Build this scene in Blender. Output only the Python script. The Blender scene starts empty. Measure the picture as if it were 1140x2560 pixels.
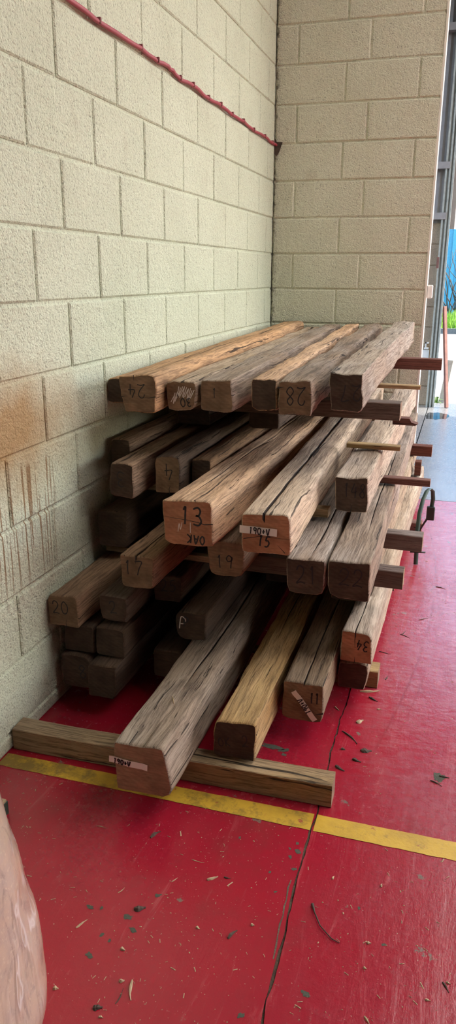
import bpy, bmesh, math, random
from mathutils import Vector, noise, Matrix

S = bpy.context.scene
COL = S.collection
# ------------------------------------------------------------------ camera
cd = bpy.data.cameras.new('camera'); cam = bpy.data.objects.new('camera', cd); COL.objects.link(cam)
cam.location = (1.29917, -5.27948, 1.49503)
cam.rotation_euler = (1.267556, -0.005696, 0.296288)
cd.sensor_fit = 'VERTICAL'; cd.sensor_height = 36.0; cd.lens = 1894.74 / 2560 * 36
cd.clip_start = 0.05; cd.clip_end = 300
S.camera = cam
# ------------------------------------------------------------------ world, sun, exposure
w = bpy.data.worlds.new('sky'); S.world = w; w.use_nodes = True
nt = w.node_tree; bg = nt.nodes['Background']
sk = nt.nodes.new('ShaderNodeTexSky'); sk.sky_type = 'NISHITA'; sk.sun_disc = False
sk.sun_elevation = math.radians(48); sk.sun_rotation = math.radians(75)
sk.air_density = 1.0; sk.dust_density = 3.5; sk.ozone_density = 1.0
nt.links.new(sk.outputs[0], bg.inputs[0]); bg.inputs[1].default_value = 0.32
sd = bpy.data.lights.new('sun', 'SUN'); sun = bpy.data.objects.new('sun', sd); COL.objects.link(sun)
sd.energy = 3.0; sd.angle = math.radians(0.6); sd.color = (1, .95, .86)
to_sun = Vector((.80, .22, .86)).normalized()
sun.rotation_euler = to_sun.to_track_quat('Z', 'Y').to_euler(); sun.location = (8, 2, 9)
def portal(loc, size, nrm):
    ld = bpy.data.lights.new('daylight_portal', 'AREA'); ld.shape = 'RECTANGLE'; ld.size, ld.size_y = size
    ld.cycles.is_portal = True
    o = bpy.data.objects.new('daylight_portal', ld); COL.objects.link(o); o.location = loc
    o.rotation_euler = Vector(nrm).to_track_quat('-Z', 'Z').to_euler()
portal((7.0, 0.9, 2.33), (6.2, 3.75), (-1, 0, 0))
portal((3.70, 4.45, 1.9), (5.3, 3.8), (0, -1, 0))
vs = S.view_settings
S.display_settings.display_device = 'sRGB'
vs.view_transform = 'Standard'; vs.look = 'None'; vs.gamma = 1.0; vs.use_curve_mapping = False
vs.exposure = 1.72

S.cycles.max_bounces = 7; S.cycles.glossy_bounces = 3; S.cycles.transmission_bounces = 4
S.cycles.caustics_reflective = False; S.cycles.caustics_refractive = False
rnd = random.Random(7)
# ------------------------------------------------------------------ material helpers
class NT:
    def __init__(s, name):
        s.m = bpy.data.materials.new(name); s.m.use_nodes = True; s.t = s.m.node_tree
        s.b = s.t.nodes['Principled BSDF']
    def n(s, typ, ins=None, **kw):
        d = s.t.nodes.new(typ)
        for k, v in kw.items(): setattr(d, k, v)
        for k, v in (ins or {}).items(): s.set(d.inputs[k], v)
        return d
    def set(s, sock, v):
        if isinstance(v, bpy.types.NodeSocket): s.t.links.new(v, sock)
        elif isinstance(v, bpy.types.Node): s.t.links.new(v.outputs[0], sock)
        else:
            if sock.type == 'RGBA' and len(v) == 3: v = (*v, 1)
            sock.default_value = v
    def noise(s, vec, scale, detail=4, rough=.55, dist=0):
        return s.n('ShaderNodeTexNoise', {'Vector': vec, 'Scale': scale, 'Detail': detail, 'Roughness': rough, 'Distortion': dist}).outputs[0]
    def map(s, vec, scale=(1, 1, 1), loc=(0, 0, 0)):
        return s.n('ShaderNodeMapping', {'Vector': vec, 'Scale': scale, 'Location': loc}).outputs[0]
    def ramp(s, f, a, b, lo=0., hi=1.):
        return s.n('ShaderNodeMapRange', {'Value': f, 'From Min': a, 'From Max': b, 'To Min': lo, 'To Max': hi}).outputs[0]
    def mix(s, f, a, b, mode='MIX'):
        d = s.n('ShaderNodeMix', data_type='RGBA', blend_type=mode)
        s.set(d.inputs[0], f); s.set(d.inputs[6], a); s.set(d.inputs[7], b); return d.outputs[2]
    def math(s, op, a, b=0.):
        d = s.n('ShaderNodeMath', operation=op); s.set(d.inputs[0], a); s.set(d.inputs[1], b); return d.outputs[0]
    def bump(s, h, strength, dist, nrm=None):
        ins = {'Height': h, 'Strength': strength, 'Distance': dist}
        if nrm: ins['Normal'] = nrm
        return s.n('ShaderNodeBump', ins).outputs[0]
    def out(s, col=None, rough=None, nrm=None, **kw):
        if col is not None: s.set(s.b.inputs['Base Color'], col)
        if rough is not None: s.set(s.b.inputs['Roughness'], rough)
        if nrm is not None: s.set(s.b.inputs['Normal'], nrm)
        for k, v in kw.items(): s.set(s.b.inputs[k.replace('_', ' ')], v)
        return s.m

def objvec(k, spread=9.0):
    tc = k.n('ShaderNodeTexCoord'); oi = k.n('ShaderNodeObjectInfo')
    off = k.n('ShaderNodeVectorMath', {0: oi.outputs['Random'], 1: (spread * 3.1, spread * 7.7, spread * 5.3)}, operation='MULTIPLY')
    return k.n('ShaderNodeVectorMath', {0: tc.outputs['Object'], 1: off.outputs[0]}, operation='ADD').outputs[0], oi

def wood(name, pale, mid, dark, silver=(.40, .37, .34), silv=.4, axis='Y', rough=.85):
    """weathered timber: long fibres, drying checks, silvered skin"""
    k = NT(name); v, oi = objvec(k)
    L = {'Y': lambda a, l: (a, l, a), 'X': lambda a, l: (l, a, a)}[axis]
    wob = k.n('ShaderNodeVectorMath', {0: k.n('ShaderNodeTexNoise', {'Vector': k.map(v, L(9, 4)), 'Scale': 1., 'Detail': 3.}).outputs[1], 1: L(.030, .0)}, operation='MULTIPLY').outputs[0]
    v = k.n('ShaderNodeVectorMath', {0: v, 1: wob}, operation='ADD').outputs[0]
    fib = k.noise(k.map(v, L(150, 5)), 1, 7, .7, .3)
    band = k.noise(k.map(v, L(26, 1.5)), 1, 5, .65, .6)
    blot = k.noise(k.map(v, L(9, 3.0)), 1, 6, .65)
    big = k.noise(k.map(v, L(4, 1.3)), 1, 4, .55)
    chk = k.noise(k.map(v, L(60, 1.1)), 1, 4, .55, .4)
    c = k.mix(k.ramp(band, .35, .65), mid, pale)
    c = k.mix(k.math('MULTIPLY', k.ramp(big, .42, .62), silv), c, silver)
    c = k.mix(k.math('MULTIPLY', k.ramp(blot, .52, .72), .6), c, dark)
    c = k.mix(k.ramp(fib, .54, .38, 0, .7), c, dark)
    crack = k.ramp(chk, .355, .325)
    c = k.mix(k.math('MULTIPLY', crack, .85), c, (.012, .008, .006))
    hue = k.n('ShaderNodeHueSaturation', {'Color': c, 'Value': k.ramp(oi.outputs['Random'], 0, 1, .82, 1.12), 'Saturation': k.ramp(oi.outputs['Random'], 1, 0, .85, 1.1)})
    h = k.math('ADD', k.math('MULTIPLY', fib, .5), k.math('MULTIPLY', crack, -.8))
    h = k.math('ADD', h, k.math('MULTIPLY', band, .6))
    return k.out(hue.outputs[0], rough, k.bump(h, 1.0, .009), Specular_IOR_Level=.3)

def endgrain(name, base, dark, spec=.25):
    k = NT(name); v, oi = objvec(k)
    n1 = k.noise(k.map(v, (14, 14, 14)), 1, 5, .6)
    saw = k.noise(k.map(v, (16, 1, 150)), 1, 3, .6, .3)
    wv = k.n('ShaderNodeTexWave', {'Vector': k.map(v, (1, 0, 1), (.03, 0, -.05)), 'Scale': 22., 'Distortion': 7.0, 'Detail': 3., 'Detail Scale': .35}, wave_type='RINGS', rings_direction='Y')
    c = k.mix(k.ramp(n1, .35, .7), base, dark)
    c = k.mix(k.math('MULTIPLY', k.ramp(wv.outputs[1], .3, 1, 0, .22), k.ramp(n1, .3, .7)), c, dark)
    c = k.mix(k.ramp(saw, .55, .38, 0, .45), c, dark)
    c = k.n('ShaderNodeHueSaturation', {'Color': c, 'Value': k.ramp(oi.outputs['Random'], 0, 1, .8, 1.15)}).outputs[0]
    h = k.math('ADD', saw, k.math('MULTIPLY', wv.outputs[1], .3))
    return k.out(c, .8, k.bump(h, .5, .003), Specular_IOR_Level=spec)

def flat(name, col, rough=.6, metallic=0., bumps=None, var=0.):
    k = NT(name); c = col; nrm = None
    tc = k.n('ShaderNodeTexCoord').outputs['Object']
    if var: c = k.mix(k.ramp(k.noise(tc, 22, 5), .35, .7), col, tuple(x * (1 - var) for x in col))
    if bumps: nrm = k.bump(k.noise(tc, bumps[0], 4), .6, bumps[1])
    return k.out(c, rough, nrm, Metallic=metallic)

M = {}
M['pale'] = wood('pale_weathered_oak', (.56, .44, .31), (.42, .31, .20), (.13, .085, .055), silver=(.50, .45, .39), silv=.4)
M['brown'] = wood('brown_oak', (.72, .45, .24), (.54, .32, .165), (.11, .06, .035), silver=(.48, .37, .27), silv=.35)
M['grey'] = wood('grey_weathered_oak', (.42, .32, .23), (.30, .22, .155), (.08, .055, .04), silver=(.48, .43, .38), silv=.6)
M['tan'] = wood('tan_oak', (.70, .54, .375), (.54, .395, .26), (.15, .095, .06), silver=(.62, .54, .44), silv=.4)
M['midbrown'] = wood('mid_brown_oak', (.42, .27, .165), (.30, .19, .115), (.085, .05, .03), silver=(.30, .23, .17), silv=.3)
M['weathered'] = wood('silvery_oak', (.46, .37, .275), (.345, .265, .185), (.10, .07, .048), silver=(.44, .40, .35), silv=.5)
M['greybrown'] = wood('grey_brown_oak', (.36, .265, .175), (.25, .175, .11), (.07, .045, .028), silver=(.42, .36, .29), silv=.45)
M['golden'] = wood('golden_oak', (.66, .45, .215), (.49, .31, .14), (.13, .08, .04), silver=(.58, .48, .33), silv=.4)
M['dark'] = wood('shaded_oak', (.14, .09, .06), (.09, .058, .038), (.04, .024, .016), silver=(.20, .16, .13), silv=.25)  # shade deep in the stack is put into the oak's colour
M['bearer'] = wood('softwood_bearer', (.56, .405, .235), (.44, .305, .17), (.09, .055, .03), silver=(.34, .31, .27), silv=.35, axis='X')
M['redbearer'] = wood('red_hardwood_bearer', (.22, .085, .055), (.16, .06, .04), (.07, .028, .02), silver=(.22, .13, .10), silv=.15, axis='X')
M['greybearer'] = wood('grey_bearer', (.19, .13, .10), (.13, .085, .065), (.07, .045, .035), silver=(.34, .31, .28), silv=.6, axis='X')
M['darkbearer'] = wood('dark_bearer', (.19, .125, .09), (.13, .085, .06), (.05, .032, .024), silver=(.24, .20, .17), silv=.3, axis='X')
M['newwood'] = wood('fresh_pine', (.55, .40, .20), (.46, .31, .14), (.25, .15, .06), silver=(.55, .43, .27), silv=.2, axis='X')
M['end'] = endgrain('sawn_end_grain', (.34, .225, .142), (.16, .105, .068))
M['endred'] = endgrain('reddish_end_grain', (.50, .25, .145), (.27, .125, .072))
M['enddark'] = endgrain('dark_end_grain', (.105, .074, .056), (.05, .035, .027))  # end grain darkened further to deepen the shade inside the stack
M['split'] = flat('split_interior', (.035, .022, .015), .9)  # dirt and the groove's shade both put into this dark colour
M['ink'] = flat('marker_ink', (.010, .009, .012), .5)
M['chalk'] = flat('white_chalk', (.75, .72, .68), .9)
M['paper'] = flat('label_paper', (.84, .83, .79), .7, bumps=(60, .001))
M['strap'] = flat('green_strap', (.022, .055, .040), .5)
M['black'] = flat('black_steel', (.02, .02, .02), .5)
M['cable'] = flat('red_cable_sheath', (.33, .05, .075), .5)
M['clip'] = flat('cable_clip', (.22, .06, .06), .6)
M['steel'] = flat('galvanised_steel', (.40, .42, .38), .5, .3, (30, .001), .3)
M['white'] = flat('white_plastic', (.75, .74, .70), .5)
M['rustwood'] = flat('red_brown_board', (.20, .085, .065), .7, var=.3)
M['greyboard'] = flat('grey_board', (.42, .42, .38), .8, var=.3)
M['clad'] = flat('grey_cladding', (.30, .28, .27), .55, .2, var=.15)
M['blue'] = flat('blue_painted_steel', (.075, .36, .56), .5, var=.2)
M['kerb'] = flat('dark_kerb', (.10, .12, .12), .8, var=.3)
M['grass'] = flat('grass_blades', (.22, .42, .035), .6, var=.35)
M['leaf'] = flat('leaf_green', (.10, .22, .03), .6, var=.3)
M['twig'] = flat('bare_twig', (.06, .05, .045), .8)
M['chip'] = flat('wood_chip', (.48, .36, .22), .8, var=.3)
M['bark'] = flat('dark_bark', (.075, .05, .035), .85, var=.4)
M['darkjoint'] = flat('joint_dirt', (.13, .108, .07), .9, bumps=(90, .01), var=.5)
M['shell'] = flat('shed_lining', (.15, .15, .14), .8)

def paint_wall(name, base, shade, stain=False):
    k = NT(name); tc = k.n('ShaderNodeNewGeometry').outputs['Position']
    pit = k.noise(tc, 130, 3, .6); mid = k.noise(tc, 38, 4, .6); lo = k.noise(tc, 2.2, 4, .6); dirt = k.noise(tc, 6, 6, .65)
    c = k.mix(k.ramp(lo, .35, .7), base, shade)
    c = k.mix(k.ramp(pit, .45, .30, 0, .8), c, tuple(x * .40 for x in shade))
    c = k.mix(k.math('MULTIPLY', k.ramp(k.noise(tc, 17, 5, .7), .64, .74), .45), c, (.17, .13, .08))
    c = k.mix(k.math('MULTIPLY', k.ramp(dirt, .58, .78), .3), c, (.33, .28, .19))
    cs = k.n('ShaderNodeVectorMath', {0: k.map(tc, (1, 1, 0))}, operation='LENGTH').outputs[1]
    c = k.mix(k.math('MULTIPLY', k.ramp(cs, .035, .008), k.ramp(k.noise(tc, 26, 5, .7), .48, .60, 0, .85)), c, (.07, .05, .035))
    if stain:
        sp = k.n('ShaderNodeSeparateXYZ', {0: tc}); y, z = sp.outputs[1], sp.outputs[2]
        d = k.n('ShaderNodeVectorMath', {0: tc, 1: (0, -3.30, 1.03)}, operation='SUBTRACT').outputs[0]
        d = k.n('ShaderNodeVectorMath', {0: d, 1: (0, 2.2, 4.4)}, operation='MULTIPLY').outputs[0]
        r = k.n('ShaderNodeVectorMath', {0: d}, operation='LENGTH').outputs[1]
        r = k.math('ADD', r, k.math('MULTIPLY', k.noise(tc, 7, 5), .7))
        c = k.mix(k.ramp(r, 1.5, .6, 0, .9), c, (.34, .20, .075))
        dr = k.noise(k.map(tc, (0, 75, 1.6)), 1, 2, .5)
        inz = k.math('MULTIPLY', k.ramp(z, .45, .62), k.ramp(z, .93, .90))
        iny = k.math('MULTIPLY', k.ramp(y, -3.6, -3.5), k.ramp(y, -3.04, -3.08))
        f = k.math('MULTIPLY', k.math('MULTIPLY', inz, iny), k.ramp(dr, .55, .60, 0, .9))
        c = k.mix(f, c, (.22, .13, .06))
    h = k.math('ADD', k.math('MULTIPLY', pit, .7), mid)
    return k.out(c, .75, k.bump(h, 1.0, .009), Specular_IOR_Level=.35)
M['wall_l'] = paint_wall('cream_block_paint', (.59, .635, .49), (.535, .575, .435), True)
M['wall_b'] = paint_wall('cream_paint_lifted', (.69, .70, .55), (.63, .635, .48))  # same cream paint, lightened to offset the dimmer light on this wall
M['wall_f'] = paint_wall('bare_block', (.40, .31, .21), (.30, .22, .15))

def floor_mat(name, red):
    k = NT(name); p = k.n('ShaderNodeNewGeometry').outputs['Position']
    lo = k.noise(p, 1.6, 5, .6); fine = k.noise(p, 45, 5, .65); sc = k.noise(k.map(p, (22, 3, 1)), 1, 6, .7, 1.2)
    if red:
        c = k.mix(k.ramp(lo, .3, .7), (.345, .008, .024), (.285, .010, .026))
        c = k.mix(k.ramp(sc, .58, .70, 0, .35), c, (.52, .12, .13))
        c = k.mix(k.ramp(k.noise(p, 8.5, 5, .62), .655, .68, 0, .85), c, (.16, .15, .12))
        c = k.mix(k.ramp(k.noise(k.map(p, (1, 1, 1), (3, 5, 0)), 3.0, 5, .6), .56, .75, 0, .6), c, (.17, .03, .03))
        sx = k.n('ShaderNodeSeparateXYZ', {0: p}); X, Y = sx.outputs[0], sx.outputs[1]
        sheen_scuff = k.math('MULTIPLY', k.ramp(X, 1.0, 1.2), k.ramp(Y, -3.6, -2.6))  # floor sheen painted as pale pink streaks, together with real scuffs
        c = k.mix(k.math('MULTIPLY', sheen_scuff, k.ramp(k.noise(k.map(p, (14, 40, 1)), 1, 6, .75, .8), .42, .62, 0, .45)), c, (.50, .22, .25))
        yy = k.math('ADD', Y, 1.7); arc = k.math('SUBTRACT', 1.275, k.math('MULTIPLY', k.math('MULTIPLY', yy, yy), .07))
        for o_, w_, a_ in ((0, .007, .8), (.045, .005, .5), (-.05, .004, .35)):
            dd = k.math('ABSOLUTE', k.math('SUBTRACT', X, k.math('ADD', arc, o_)))
            dd = k.math('ADD', dd, k.math('MULTIPLY', k.noise(p, 22, 4), .012))
            c = k.mix(k.math('MULTIPLY', k.math('MULTIPLY', k.ramp(dd, w_ + .006, w_), k.ramp(Y, -3.3, -2.9, 0, a_)), k.ramp(k.noise(p, 6, 3), .38, .52)), c, (.24, .012, .022))
        c = k.mix(k.ramp(k.noise(p, 160, 2, .5), .71, .74, 0, .6), c, (.55, .35, .28))
    else:
        c = k.mix(k.ramp(lo, .3, .7), (.20, .20, .195), (.15, .15, .15))
        c = k.mix(k.ramp(sc, .5, .68, 0, .5), c, (.10, .10, .10))
    r = k.ramp(k.math('ADD', k.math('MULTIPLY', fine, .5), k.math('MULTIPLY', lo, .5)), .35, .65, .17, .32)
    h = k.math('ADD', k.math('MULTIPLY', fine, .6), k.math('MULTIPLY', sc, .6))
    return k.out(c, r, k.bump(h, .35, .004), IOR=1.65)
M['red'] = floor_mat('red_floor_paint', True)
M['concrete'] = floor_mat('grey_concrete', False)
def yellow_mat():
    k = NT('yellow_line_paint'); p = k.n('ShaderNodeNewGeometry').outputs['Position']
    c = k.mix(k.ramp(k.noise(p, 9, 5, .65), .4, .65), (.58, .36, .035), (.44, .27, .03))
    sx = k.n('ShaderNodeSeparateXYZ', {0: p}).outputs[0]
    wear = k.math('ADD', k.noise(p, 14, 6, .75), k.math('ADD', k.ramp(sx, .95, 1.05, .05, -.03), k.ramp(sx, .35, .0, 0, .16)))
    c = k.mix(k.ramp(wear, .53, .68, 0, .75), c, (.13, .085, .03))
    c = k.mix(k.ramp(k.noise(p, 30, 4, .6), .68, .71, 0, .8), c, (.30, .03, .035))
    return k.out(c, .45, k.bump(k.noise(p, 60, 4), .3, .003))
M['yellow'] = yellow_mat()
def yard_mat():
    k = NT('yard_concrete'); p = k.n('ShaderNodeNewGeometry').outputs['Position']
    return k.out(k.mix(k.noise(p, 4, 6, .7), (.20, .20, .19), (.30, .30, .285)), .85)
M['yard'] = yard_mat()
def bag_mat():
    k = NT('clear_plastic_sack'); v = k.n('ShaderNodeTexCoord').outputs['Object']
    n1 = k.noise(v, 6, 6, .65); n2 = k.noise(k.map(v, (30, 30, 12)), 1, 6, .72, .8)
    c = k.mix(k.ramp(n1, .38, .62), (.50, .37, .27), (.36, .30, .27))
    c = k.mix(k.ramp(n2, .52, .66, 0, .65), c, (.20, .15, .13))
    c = k.mix(k.ramp(k.noise(v, 120, 3), .58, .7, 0, .6), c, (.60, .48, .36))
    d = k.map(v, (1, 1, 1)); d = k.n('ShaderNodeMapping', {'Vector': v, 'Rotation': (.0, .65, .3), 'Scale': (5, 5, 1.2)}).outputs[0]
    fold = k.noise(d, 1, 4, .55, .6); fold = k.math('ABSOLUTE', k.math('SUBTRACT', fold, .5))
    c = k.mix(k.ramp(fold, .010, .0, 0, .6), c, (.75, .72, .70))
    h = k.math('ADD', k.ramp(fold, .06, 0), k.math('MULTIPLY', k.noise(v, 9, 3), .5))
    return k.out(c, .38, k.bump(h, .45, .012), Coat_Weight=1., Coat_Roughness=.1)
M['bag'] = bag_mat()

# ------------------------------------------------------------------ mesh helpers
def link(name, me, mats, parent=None, loc=(0, 0, 0), rot=(0, 0, 0)):
    if isinstance(mats, str): mats = [mats]
    if not me.materials:
        for m in mats: me.materials.append(M[m])
    o = bpy.data.objects.new(name, me); COL.objects.link(o); o.location = loc; o.rotation_euler = rot
    if parent: o.parent = parent
    return o
def tag(o, label, cat, group=None, kind=None):
    o['label'] = label; o['category'] = cat
    if group: o['group'] = group
    if kind: o['kind'] = kind
    return o
def pyd(name, v, f, smooth=False):
    me = bpy.data.meshes.new(name); me.from_pydata([tuple(a) for a in v], [], f); me.update()
    if smooth:
        for p in me.polygons: p.use_smooth = True
    return me
def add_box(V, F, a, b):
    i = len(V); x0, y0, z0 = a; x1, y1, z1 = b
    V += [(x0, y0, z0), (x1, y0, z0), (x1, y1, z0), (x0, y1, z0), (x0, y0, z1), (x1, y0, z1), (x1, y1, z1), (x0, y1, z1)]
    F += [tuple(i + j for j in q) for q in ((0, 3, 2, 1), (4, 5, 6, 7), (0, 1, 5, 4), (1, 2, 6, 5), (2, 3, 7, 6), (3, 0, 4, 7))]
def boxes(name, lst, mats, parent=None, loc=(0, 0, 0)):
    V, F = [], []
    for a, b in lst: add_box(V, F, a, b)
    return link(name, pyd(name, V, F), mats, parent, loc)
def bevel_box(name, a, b, r, seg=2):
    bm = bmesh.new(); V, F = [], []; add_box(V, F, a, b)
    vs_ = [bm.verts.new(v) for v in V]
    for f in F: bm.faces.new([vs_[i] for i in f])
    bmesh.ops.bevel(bm, geom=bm.edges[:], offset=r, segments=seg, affect='EDGES', profile=.5)
    me = bpy.data.meshes.new(name); bm.to_mesh(me); bm.free(); return me
def tube(name, pts, r, n=8, smooth=True, closed_ends=True):
    V, F = [], []; pts = [Vector(p) for p in pts]
    for i, p in enumerate(pts):
        t = (pts[min(i + 1, len(pts) - 1)] - pts[max(i - 1, 0)]).normalized()
        a = t.cross(Vector((0, 0, 1)));
        if a.length < .1: a = t.cross(Vector((1, 0, 0)))
        a.normalize(); b = t.cross(a)
        rr = r[i] if isinstance(r, (list, tuple)) else r
        for j in range(n):
            w_ = 2 * math.pi * j / n; V.append(p + a * math.cos(w_) * rr + b * math.sin(w_) * rr)
    for i in range(len(pts) - 1):
        for j in range(n):
            F.append((i * n + j, i * n + (j + 1) % n, (i + 1) * n + (j + 1) % n, (i + 1) * n + j))
    if closed_ends: F.append(tuple(range(n - 1, -1, -1))); F.append(tuple((len(pts) - 1) * n + j for j in range(n)))
    return pyd(name, V, F, smooth)
def struct(o): o['kind'] = 'structure'; return o

# ------------------------------------------------------------------ room: floor
CRACK = [(-9, 1.03), (-4.6, 1.03), (-4.115, 1.027), (-4.06, 1.022), (-4.008, 1.024), (-3.932, 1.02), (-3.88, 1.023), (-3.825, 1.017), (-3.76, 1.016), (-3.706, 1.011), (-3.63, 1.014),
         (-3.57, 1.011), (-3.50, 1.014), (-3.431, 1.018), (-3.33, 1.013), (-3.216, 1.011), (-3.15, 1.006), (-3.083, 1.004), (-3.0, 1.007), (-2.933, 1.004), (-2.85, 1.009), (-2.779, 1.010), (-1.4, 1.01), (0.0, 1.01)]
def crack_edges():
    pts = []
    for i in range(len(CRACK) - 1):
        (y0, x0), (y1, x1) = CRACK[i], CRACK[i + 1]
        n = max(1, int((y1 - y0) / .02)) if y0 > -4.7 and y1 < -1 else max(1, int((y1 - y0) / .3))
        for j in range(n):
            t = j / n; y = y0 + (y1 - y0) * t; x = x0 + (x1 - x0) * t
            pts.append((y, x))
    pts.append((0.0, 1.01)); L, R_ = [], []
    for y, x in pts:
        j = noise.noise(Vector((y * 19, 3.1, 0))) * .004; wd = .0022 + .0036 * max(0, noise.noise(Vector((y * 9, 8.2, 1))) + .2)
        L.append((x + j - wd + noise.noise(Vector((y * 60, 1, 0))) * .003, y)); R_.append((x + j + wd + noise.noise(Vector((y * 60, 5, 0))) * .003, y))
    return L, R_
cl, cr = crack_edges()
floor = struct(boxes('floor', [((-.3, -9.2, -.25), (7.2, 0, -.06))], 'darkjoint'))
def slab(name, edge, xo, mat, parent):
    V, F = [], []
    for (x, y) in edge: V += [(xo, y, 0), (x, y, 0), (x, y, -.07)]
    for i in range(len(edge) - 1):
        a = i * 3; b = a + 3
        F += [(a, b, b + 1, a + 1), (a + 1, b + 1, b + 2, a + 2)]
    me = pyd(name, V, F); bm = bmesh.new(); bm.from_mesh(me); bmesh.ops.recalc_face_normals(bm, faces=bm.faces)
    bm.faces.ensure_lookup_table()
    if bm.faces[0].normal.z < 0: bmesh.ops.reverse_faces(bm, faces=bm.faces)
    bm.to_mesh(me); bm.free()
    return link(name, me, mat, parent)
slab('floor_slab', cl, -.3, 'red', floor); slab('floor_slab', cr, 7.2, 'red', floor)
# dirt filling the joint
V, F = [], []
for i, ((xa, y), (xb, _)) in enumerate(zip(cl, cr)):
    hgt = -.006 + .004 * noise.noise(Vector((y * 40, 0, 7)))
    V += [(xa - .004, y, hgt), (xb + .004, y, hgt - .001)]
    if i: F.append((2 * i - 2, 2 * i - 1, 2 * i + 1, 2 * i))
link('joint_filler', pyd('joint_filler', V, F), 'darkjoint', floor)
# yellow line in two lengths, either side of the joint
def strip(x0, x1):
    V, F = [], []; n = int((x1 - x0) / .02)
    for i in range(n + 1):
        x = x0 + (x1 - x0) * i / n; e = .0025
        V += [(x, -3.516 + .002 * x + noise.noise(Vector((x * 25, 0, 0))) * e, .0012), (x, -3.452 + .008 * x + noise.noise(Vector((x * 25, 4, 0))) * e, .0012)]
        if i: F.append((2 * i - 2, 2 * i, 2 * i + 1, 2 * i - 1))
    link('yellow_line', pyd('yellow_line', V, F), 'yellow', floor)
strip(.0, 1.0105); strip(1.0195, 3.2)
# bare patches where the red paint has flaked off, and a hairline crack beside the joint
M['bare'] = flat('bare_concrete', (.075, .08, .055), .9, bumps=(80, .003), var=.3)
pr = random.Random(5)
def chip_patch(x, y, rx, ry, rot):
    n = 13; V = [(0, 0, .0005)]; F = []
    for i in range(n):
        a = 2 * math.pi * i / n; k = pr.uniform(.55, 1.15); u, v_ = math.cos(a) * rx * k, math.sin(a) * ry * k
        V.append((u * math.cos(rot) - v_ * math.sin(rot), u * math.sin(rot) + v_ * math.cos(rot), .0005)); F.append((0, 1 + i, 1 + (i + 1) % n))
    link('paint_chip', pyd('paint_chip', V, F), 'bare', floor, (x, y, 0))
chip_patch(.815, -3.160, .045, .012, -.1); chip_patch(.858, -3.166, .022, .011, .5); chip_patch(.862, -3.19, .010, .008, 0)
for x, y, q in ((.545, -3.945, .012), (.572, -3.938, .007), (.645, -3.945, .013), (.672, -3.975, .012), (.690, -3.86, .010), (.605, -4.07, .012), (.608, -4.012, .007), (.632, -4.02, .006), (.98, -3.63, .008), (.995, -3.605, .011), (.988, -3.575, .007), (.972, -3.60, .006), (1.0, -3.67, .010), (.94, -3.70, .006), (.83, -3.60, .006), (.97, -3.76, .005), (1.35, -3.16, .030), (1.18, -3.75, .006), (1.25, -3.84, .007), (1.10, -4.02, .012), (.98, -4.11, .01)):
    chip_patch(x, y, q, q * .65, pr.uniform(0, 3))
V, F = [], []
for i, (x, y) in enumerate(((1.012, -3.955), (1.010, -3.918), (1.007, -3.89), (1.004, -3.854), (1.006, -3.83), (1.002, -3.80), (1.003, -3.778), (.998, -3.738), (1.0, -3.71))):
    q = .0022 if i % 2 else .0013; V += [(x - q, y, .0006), (x + q, y, .0006)]
    if i: F.append((2 * i - 2, 2 * i - 1, 2 * i + 1, 2 * i))
link('hairline_crack', pyd('hairline_crack', V, F), 'darkjoint', floor)
# far grey slabs beyond the red paint, with an open joint between them
far = struct(boxes('floor', [((-2.5, .003, -.25), (7.2, 4.45, -.05))], 'darkjoint'))
boxes('floor_slab', [((-2.5, .004, -.05), (.957, 4.4, 0))], 'concrete', far)
boxes('floor_slab', [((.966, .004, -.05), (7.2, 4.4, .001))], 'concrete', far)

kp = NT('standing_water'); M['water'] = kp.out((.03, .03, .032), .03)
V = [(0, 0, .0025)]; V += [((.13 + .05 * noise.noise(Vector((math.cos(a * .2618) * 2, math.sin(a * .2618) * 2, 5)))) * math.cos(a * .2618), (.24 + .14 * noise.noise(Vector((math.cos(a * .2618) * 2, math.sin(a * .2618) * 2, 9)))) * math.sin(a * .2618), .0025) for a in range(24)]
tag(link('puddle', pyd('puddle', V, [(0, 1 + i, 1 + (i + 1) % 24) for i in range(24)]), 'water', None, (1.09, 3.45, 0)), 'small puddle of water on the grey concrete by the doorway', 'puddle')
# ------------------------------------------------------------------ room: block walls
H = .225; KF = 11.2521
def block_mesh(ln, ht, dep, seed):
    """front face in XZ looking -Y, chamfered arris, slightly uneven face"""
    r = .006; nx = max(2, int(ln / .11)); nz = 2; V, F = [], []
    def P(i, j):
        x = [0, r] + [r + (ln - 2 * r) * t / nx for t in range(1, nx)] + [ln - r, ln]
        z = [0, r] + [r + (ht - 2 * r) * t / nz for t in range(1, nz)] + [ht - r, ht]
        edge = i in (0, len(x) - 1) or j in (0, len(z) - 1)
        return (x[i], (.005 if edge else 0) + .0012 * noise.noise(Vector((x[i] * 9 + seed, z[j] * 9, seed))), z[j])
    NX, NZ = nx + 3, nz + 3
    V = [P(i, j) for j in range(NZ) for i in range(NX)]
    for j in range(NZ - 1):
        for i in range(NX - 1): F.append((j * NX + i, j * NX + i + 1, (j + 1) * NX + i + 1, (j + 1) * NX + i))
    b = len(V); V += [(0, dep, 0), (ln, dep, 0), (ln, dep, ht), (0, dep, ht)]
    bot = [i for i in range(NX)]; top = [(NZ - 1) * NX + i for i in range(NX)]
    F.append(tuple([b] + [b + 1] + bot[::-1])); F.append(tuple([b + 3] + top + [b + 2])[::-1][::-1])
    F.append(tuple([b] + [j * NX for j in range(NZ)] + [b + 3])); F.append(tuple([b + 1, b + 2] + [j * NX + NX - 1 for j in range(NZ)][::-1]))
    return pyd('block', V, F)
cache = {}
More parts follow.
